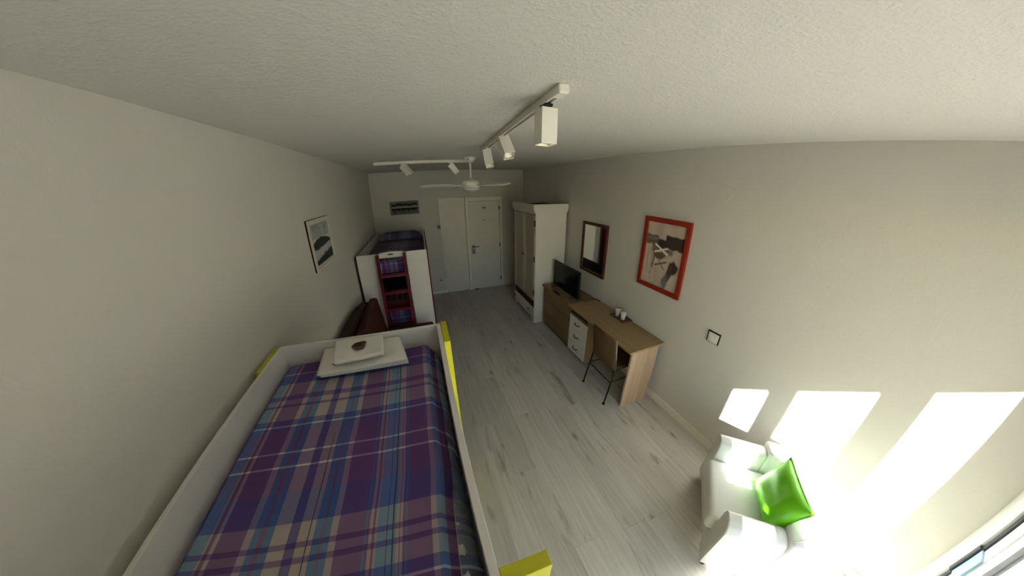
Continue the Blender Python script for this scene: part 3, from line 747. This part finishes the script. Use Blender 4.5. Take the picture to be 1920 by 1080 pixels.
# ------------------------------------------------------------------ near loft bed
bx0, bx1, by0, by1, bz = -.850, .033, -.58, 1.378, 1.49
lb = thing('loft_bed', 'near white loft bed with yellow posts along the plain wall', 'bed', ((bx0 + bx1) / 2, .42, 0))
build('headboard', B(bx0, bx1, by1 - .018, by1, .95, bz, .002), 'white', lb)
build('footboard', B(bx0, bx1, by0, by0 + .018, .95, bz, .002), 'white', lb)
build('side_rail', B(bx0, bx0 + .018, by0 + .0185, by1 - .0185, 1.10, bz, .002), 'white', lb)
build('side_rail', B(bx1 - .022, bx1, by0 + .0185, by1 - .0185, 1.10, bz, .002), 'white', lb)
build('bed_base', B(bx0 + .019, bx1 - .0225, by0 + .019, by1 - .019, 1.12, 1.16), 'white', lb)
build('mattress', B(bx0 + .03, bx1 - .06, by0 + .03, by1 - .03, 1.1605, 1.355, .03), 'white', lb)
build('post', B(bx1 + .001, bx1 + .032, 1.163, by1 + .012, 0, bz + .002, .002), 'yellow', lb)
build('post', B(bx1 + .001, bx1 + .112,   .176, .210, 0, bz + .002, .002), 'yellow', lb)
build('post', B(bx0 - .028, bx0 - .001, 1.150, by1, 0, bz - .002, .002), 'yellow', lb)
build('post', B(bx0 - .028, bx0 - .001, by0, by0 + .25, 0, bz - .002, .002), 'yellow', lb)
build('post', B(bx1 + .001, bx1 + .112, -.30, -.266, 0, bz + .002, .002), 'yellow', lb)
for k in range(5): build('ladder_step', B(bx1 + .02, bx1 + .105, -.265, .175, .22 + k * .25, .245 + k * .25, .003), 'yellow', lb)
build('post', B(bx1 + .001, bx1 + .032, by0 - .012, by0 + .2, 0, bz + .002, .002), 'yellow', lb)

qx0, qx1, qy0, qy1 = bx0 + .022, bx1 - .032, by0 + .03, by1 - .022
def quilt_z(x, y):
    u = (x - qx0) / (qx1 - qx0); v = (y - qy0) / (qy1 - qy0)
    z = 1.405 + .008 * nz(x, y, 2.2, 1) + .003 * nz(x, y, 7, 2)
    z -= .045 * (1 - ss(0, .06, u)) + .05 * (1 - ss(0, .05, 1 - u)) + .05 * (1 - ss(0, .03, 1 - v))
    return z
q = thing('quilt', 'purple and blue tartan quilt spread on the near loft bed', 'bedspread', ((qx0 + qx1) / 2, .42, 1.36))
def qx(u, v):
    y = qy0 + (qy1 - qy0) * v
    e1 = qx1 - .026 - .018 * ss(.25, -.1, y) + .006 * nz(0, y, 5, 3) - .03 * ss(.7, .2, y) * ss(-.3, .2, y)
    return qx0 + (e1 - qx0) * u
build('cover', MB().grid(lambda u, v: Vector((qx(u, v), qy0 + (qy1 - qy0) * v, quilt_z(qx0 + (qx1 - qx0) * u, qy0 + (qy1 - qy0) * v))), 48, 90,
      uvfn=lambda u, v: (-.90 + .895 * u, (qy0 + (qy1 - qy0) * v) / .96)), 'quilt', q)
# gathered ruffle hanging between the quilt edge and the rail
def ruf(side):
    def f(u, v):
        y = qy0 + (qy1 - qy0) * v
        xe = qx(1, v) if side > 0 else qx0
        g = math.sin(y * 95 + 3 * nz(0, y, 4, 7)) * .6 + .5 * nz(0, y, 30, 3)
        top = quilt_z(qx1 if side > 0 else qx0, y)
        return Vector((xe + side * (.002 + max(.01, .010 - xe) * .82 * u + .003 * g * (u + .2)) * (1.0 if side > 0 else .3), y, top + .010 * (1 - u) * g * .4 - .012 * u - .07 * u * u + .006 * g))
    return f
build('ruffle', MB().grid(ruf(1), 6, 420, uvfn=lambda u, v: (-.236 + .018 * u, (qy0 + (qy1 - qy0) * v) / .96)), 'quilt_dim', q)
build('seam', MB().tube([(qx(.7915, k / 40), qy0 + (qy1 - qy0) * k / 40, quilt_z(qx0 + (qx1 - qx0) * .7915, qy0 + (qy1 - qy0) * k / 40) + .0005) for k in range(41)], .0016, 5), 'gasket', q)
build('seam', MB().tube([(qx(.493, k / 40), qy0 + (qy1 - qy0) * k / 40, quilt_z(qx0 + (qx1 - qx0) * .493, qy0 + (qy1 - qy0) * k / 40) + .0003) for k in range(29)], .0012, 5), 'gasket', q)

# folded towels
def folded(name, label, poly, zs, grow=0.0):
    # poly: four corners (far-left, near-left, near-right, far-right); each fold is a soft slab
    A, Bp, Cp, D_ = [Vector((p[0], p[1], 0)) for p in poly]
    t = thing(name, label, 'towel', tuple((A + Bp + Cp + D_) / 4 + Vector((0, 0, zs[0]))))
    for i in range(len(zs) - 1):
        z0, z1 = zs[i], zs[i + 1] - .0006
        k = .014 * ((i * 7) % 3 - 1)
        mb = MB()
        def g(sgn):
            def f(u, v):
                p = (A * (1 - u) + D_ * u) * (1 - v) + (Bp * (1 - u) + Cp * u) * v
                n_ = (Bp - A).normalized(); p = p + n_ * k * v
                a, b = 2 * u - 1, 2 * v - 1
                h = (max(0, 1 - abs(a) ** 9) * max(0, 1 - abs(b) ** 5)) ** .5
                gk = 1 + grow * (u - .6)
                zz = (z0 + z1) / 2 + sgn * (z1 - z0) / 2 * h + .007 * nz(p.x, p.y, 9, i * .3) * h
                zz = zs[0] + (zz - zs[0]) * gk
                return Vector((p.x, p.y, zz))
            return f
        mb.grid(g(1), 26, 18); mb.grid(g(-1), 26, 18)
        bmesh.ops.remove_doubles(mb.bm, verts=mb.bm.verts, dist=.0004)
        build('fold', mb, 'towel', t)
    return t
folded('bath_towel', 'large folded white bath towel on the tartan quilt', [(-.607, 1.349), (-.581, 1.118), (-.149, 1.118), (-.197, 1.344)], [1.417, 1.434, 1.452, 1.472], grow=.35)
folded('hand_towel', 'smaller folded white hand towel on top of the bath towel', [(-.523, 1.320), (-.485, 1.109), (-.254, 1.135), (-.274, 1.317)], [1.480, 1.492, 1.504, 1.516])
t = thing('sachet', 'small dark brown wrapped chocolate lying on the white towels', 'chocolate', (-.384, 1.20, 1.517))
build('wrapper', MB().prism([(-.415, 1.202), (-.401, 1.234), (-.355, 1.243), (-.346, 1.234), (-.353, 1.179), (-.384, 1.173)], 'z', 1.519, 1.529, .003), 'choc', t)
build('flap', MB().prism([(-.408, 1.205), (-.394, 1.224), (-.360, 1.231), (-.365, 1.195), (-.384, 1.188)], 'z', 1.5292, 1.532), 'redbrown', t)

# ------------------------------------------------------------------ far bunk bed
fx0, fx1, fy0, fy1, fz = -.878, .020, 3.56, 5.52, 1.462
bb = thing('bunk_bed', 'far white bunk bed with a red ladder by the end wall', 'bed', ((fx0 + fx1) / 2, 4.5, 0))
build('end_panel', B(fx0, -.622, fy0, fy0 + .02, .0, fz, .002), 'white', bb)
build('end_panel', B(-.248, fx1, fy0, fy0 + .02, .0, fz, .002), 'white', bb)
build('head_panel', B(fx0, fx1, fy1 - .02, fy1, 0, 1.40, .002), 'white', bb)
build('side_rail', B(fx0, fx0 + .02, fy0 + .0205, fy1 - .0205, 1.12, fz, .002), 'white', bb)
build('side_rail', B(fx1 - .022, fx1, fy0 + .0205, fy1 - .0205, .0, fz, .002), 'white', bb)
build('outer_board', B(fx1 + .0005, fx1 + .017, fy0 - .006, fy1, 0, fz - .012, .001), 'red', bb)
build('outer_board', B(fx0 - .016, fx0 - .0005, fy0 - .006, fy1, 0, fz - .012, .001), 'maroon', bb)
build('bed_base', B(fx0 + .021, fx1 - .0225, fy0 + .021, fy1 - .021, 1.13, 1.165), 'white', bb)
build('lower_base', B(fx0 + .021, fx1 - .0225, fy0 + .021, fy1 - .021, .25, .30), 'white', bb)
build('lower_rail', B(-.60, -.262, fy0 - .004, fy0 + .015, .645, .685, .003), 'white', bb)
gd = [(-.618, 1.405), (-.252, 1.405), (-.252, 1.455), (-.30, 1.474), (-.435, 1.484), (-.57, 1.474), (-.618, 1.455)]
g_ = build('guard', MB().prism(gd, 'y', fy0 - .012, fy0 + .018, .002), 'white', bb)
build('hand_slot', B(-.475, -.41, fy0 - .0155, fy0 - .0123, 1.44, 1.455, .001), 'black', g_)
tl = .045   # the ladder leans out a little towards its foot
def lad(y, z): return y - (1.46 - z) * .10
for (xa, xb) in ((-.622, -.588), (-.282, -.248)):
    mb = MB(); pts = [(lad(fy0 - .015, 1.455), 1.455), (lad(fy0 - .015, 0), 0), (lad(fy0 - .075, 0), 0), (lad(fy0 - .075, 1.455), 1.455)]
    build('ladder_stile', mb.prism(pts, 'x', xa, xb), 'red', bb)
for z in (1.19, .955, .72, .485, .25):
    build('ladder_step', B(-.5875, -.2825, lad(fy0 - .07, z), lad(fy0 - .02, z), z - .022, z + .018, .003), 'red', bb)
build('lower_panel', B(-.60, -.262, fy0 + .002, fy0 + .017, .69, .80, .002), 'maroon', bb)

uq = thing('upper_bedding', 'purple tartan bedding on the upper bunk of far bunk bed', 'bedspread', (-.43, 4.5, 1.2))
ux0, ux1, uy0, uy1 = fx0 + .03, fx1 - .03, fy0 + .03, fy1 - .04
def uz(u, v): return 1.36 - .03 * (1 - ss(0, .06, u)) - .03 * (1 - ss(0, .06, 1 - u)) + .006 * nz(u, v, 6, 2)
build('cover', MB().grid(lambda u, v: Vector((ux0 + (ux1 - ux0) * u, uy0 + (uy1 - uy0) * v, uz(u, v))), 24, 40, uvfn=lambda u, v: (-.37 + .30 * u, .40 + .6 * v)), 'quilt_dim', uq)
build('mattress', B(ux0 + .01, ux1 - .01, uy0 + .004, uy1, 1.1655, 1.318, .02), 'white', uq)
build('drop', MB().grid(lambda u, v: Vector((-.59 + .32 * u, uy0 - .004 + .006 * math.sin(u * 30), 1.36 - .18 * v)), 30, 6, uvfn=lambda u, v: (-.37 + .32 * u, .70 + .22 * v)), 'quilt', uq)
pw = thing('pillow', 'tartan covered pillow at the head of the upper bunk', 'pillow', (-.43, 5.3, 1.37))
build('cover', (lambda mb: mb)(MB().grid(lambda u, v: Vector((-.80 + .76 * u, 5.07 + .38 * v, 1.375 + .12 * (max(0, 1 - (2 * u - 1) ** 6) * max(0, 1 - (2 * v - 1) ** 4)) ** .6)), 24, 16, uvfn=lambda u, v: (-.5 + .45 * u, .56 + .22 * v)).grid(lambda u, v: Vector((-.80 + .76 * u, 5.07 + .38 * v, 1.373)), 4, 4)), 'quilt_dim', pw)
lq = thing('lower_bedding', 'purple tartan bedding seen on lower bunk through the red ladder', 'bedspread', (-.43, 4.5, .3))
build('cover', MB().grid(lambda u, v: Vector((ux0 + (ux1 - ux0) * u, uy0 + (uy1 - uy0) * v, .63 + .006 * nz(u, v, 6, 5))), 16, 24, uvfn=lambda u, v: (-.90 + .89 * u, -.55 + 1.9 * v)), 'quilt_dim', lq)
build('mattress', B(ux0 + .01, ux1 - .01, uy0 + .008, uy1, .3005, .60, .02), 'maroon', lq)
build('drop', MB().grid(lambda u, v: Vector((-.59 + .32 * u, uy0 - .002 + .006 * math.sin(u * 26), .63 - .28 * v)), 30, 6, uvfn=lambda u, v: (-.37 + .32 * u, .58 + .28 * v)), 'quilt', lq)

# ------------------------------------------------------------------ brown sofa between the beds
sf = thing('sofa', 'dark red-brown sofa between the two beds along the wall', 'sofa', (-.45, 2.5, 0))
bp = [(1.6, .10), (3.40, .10), (3.46, .60), (3.47, .80), (3.42, .88), (3.25, .95), (3.0, 1.0), (2.6, 1.03), (1.6, 1.03)]
build('back_frame', MB().prism(bp, 'x', -.86, -.78, .012), 'brownwood', sf)
X = Matrix.Translation((-.655, 0, .42)) @ Matrix.Rotation(math.radians(-6), 4, 'Y')
for (ya, yb_) in ((1.65, 2.47), (2.49, 3.345)):
    mb = MB(); mb.box(-.06, .04, ya, yb_, 0, .545, .02, 2); mb._xf(mb.bm.verts, X)
    build('back_cushion', mb, 'redbrown', sf)
build('seat_base', B(-.775, -.03, 1.6, 3.28, .12, .30, .01), 'brownwood', sf)
for (ya, yb_) in ((1.65, 2.49), (2.51, 3.19)): build('seat_cushion', B(-.59, -.02, ya, yb_, .3005, .42, .03), 'redbrown', sf)
build('armrest', B(-.575, -.012, 3.195, 3.285, .3005, .545, .03, 3), 'darkwood', sf)
build('armrest', B(-.77, -.012, 1.53, 1.62, .3005, .50, .03, 3), 'darkwood', sf)
for x in (-.73, -.08):
    for y in (1.62, 3.24): build('leg', B(x - .025, x + .025, y - .025, y + .025, 0, .12, .004), 'darkwood', sf)
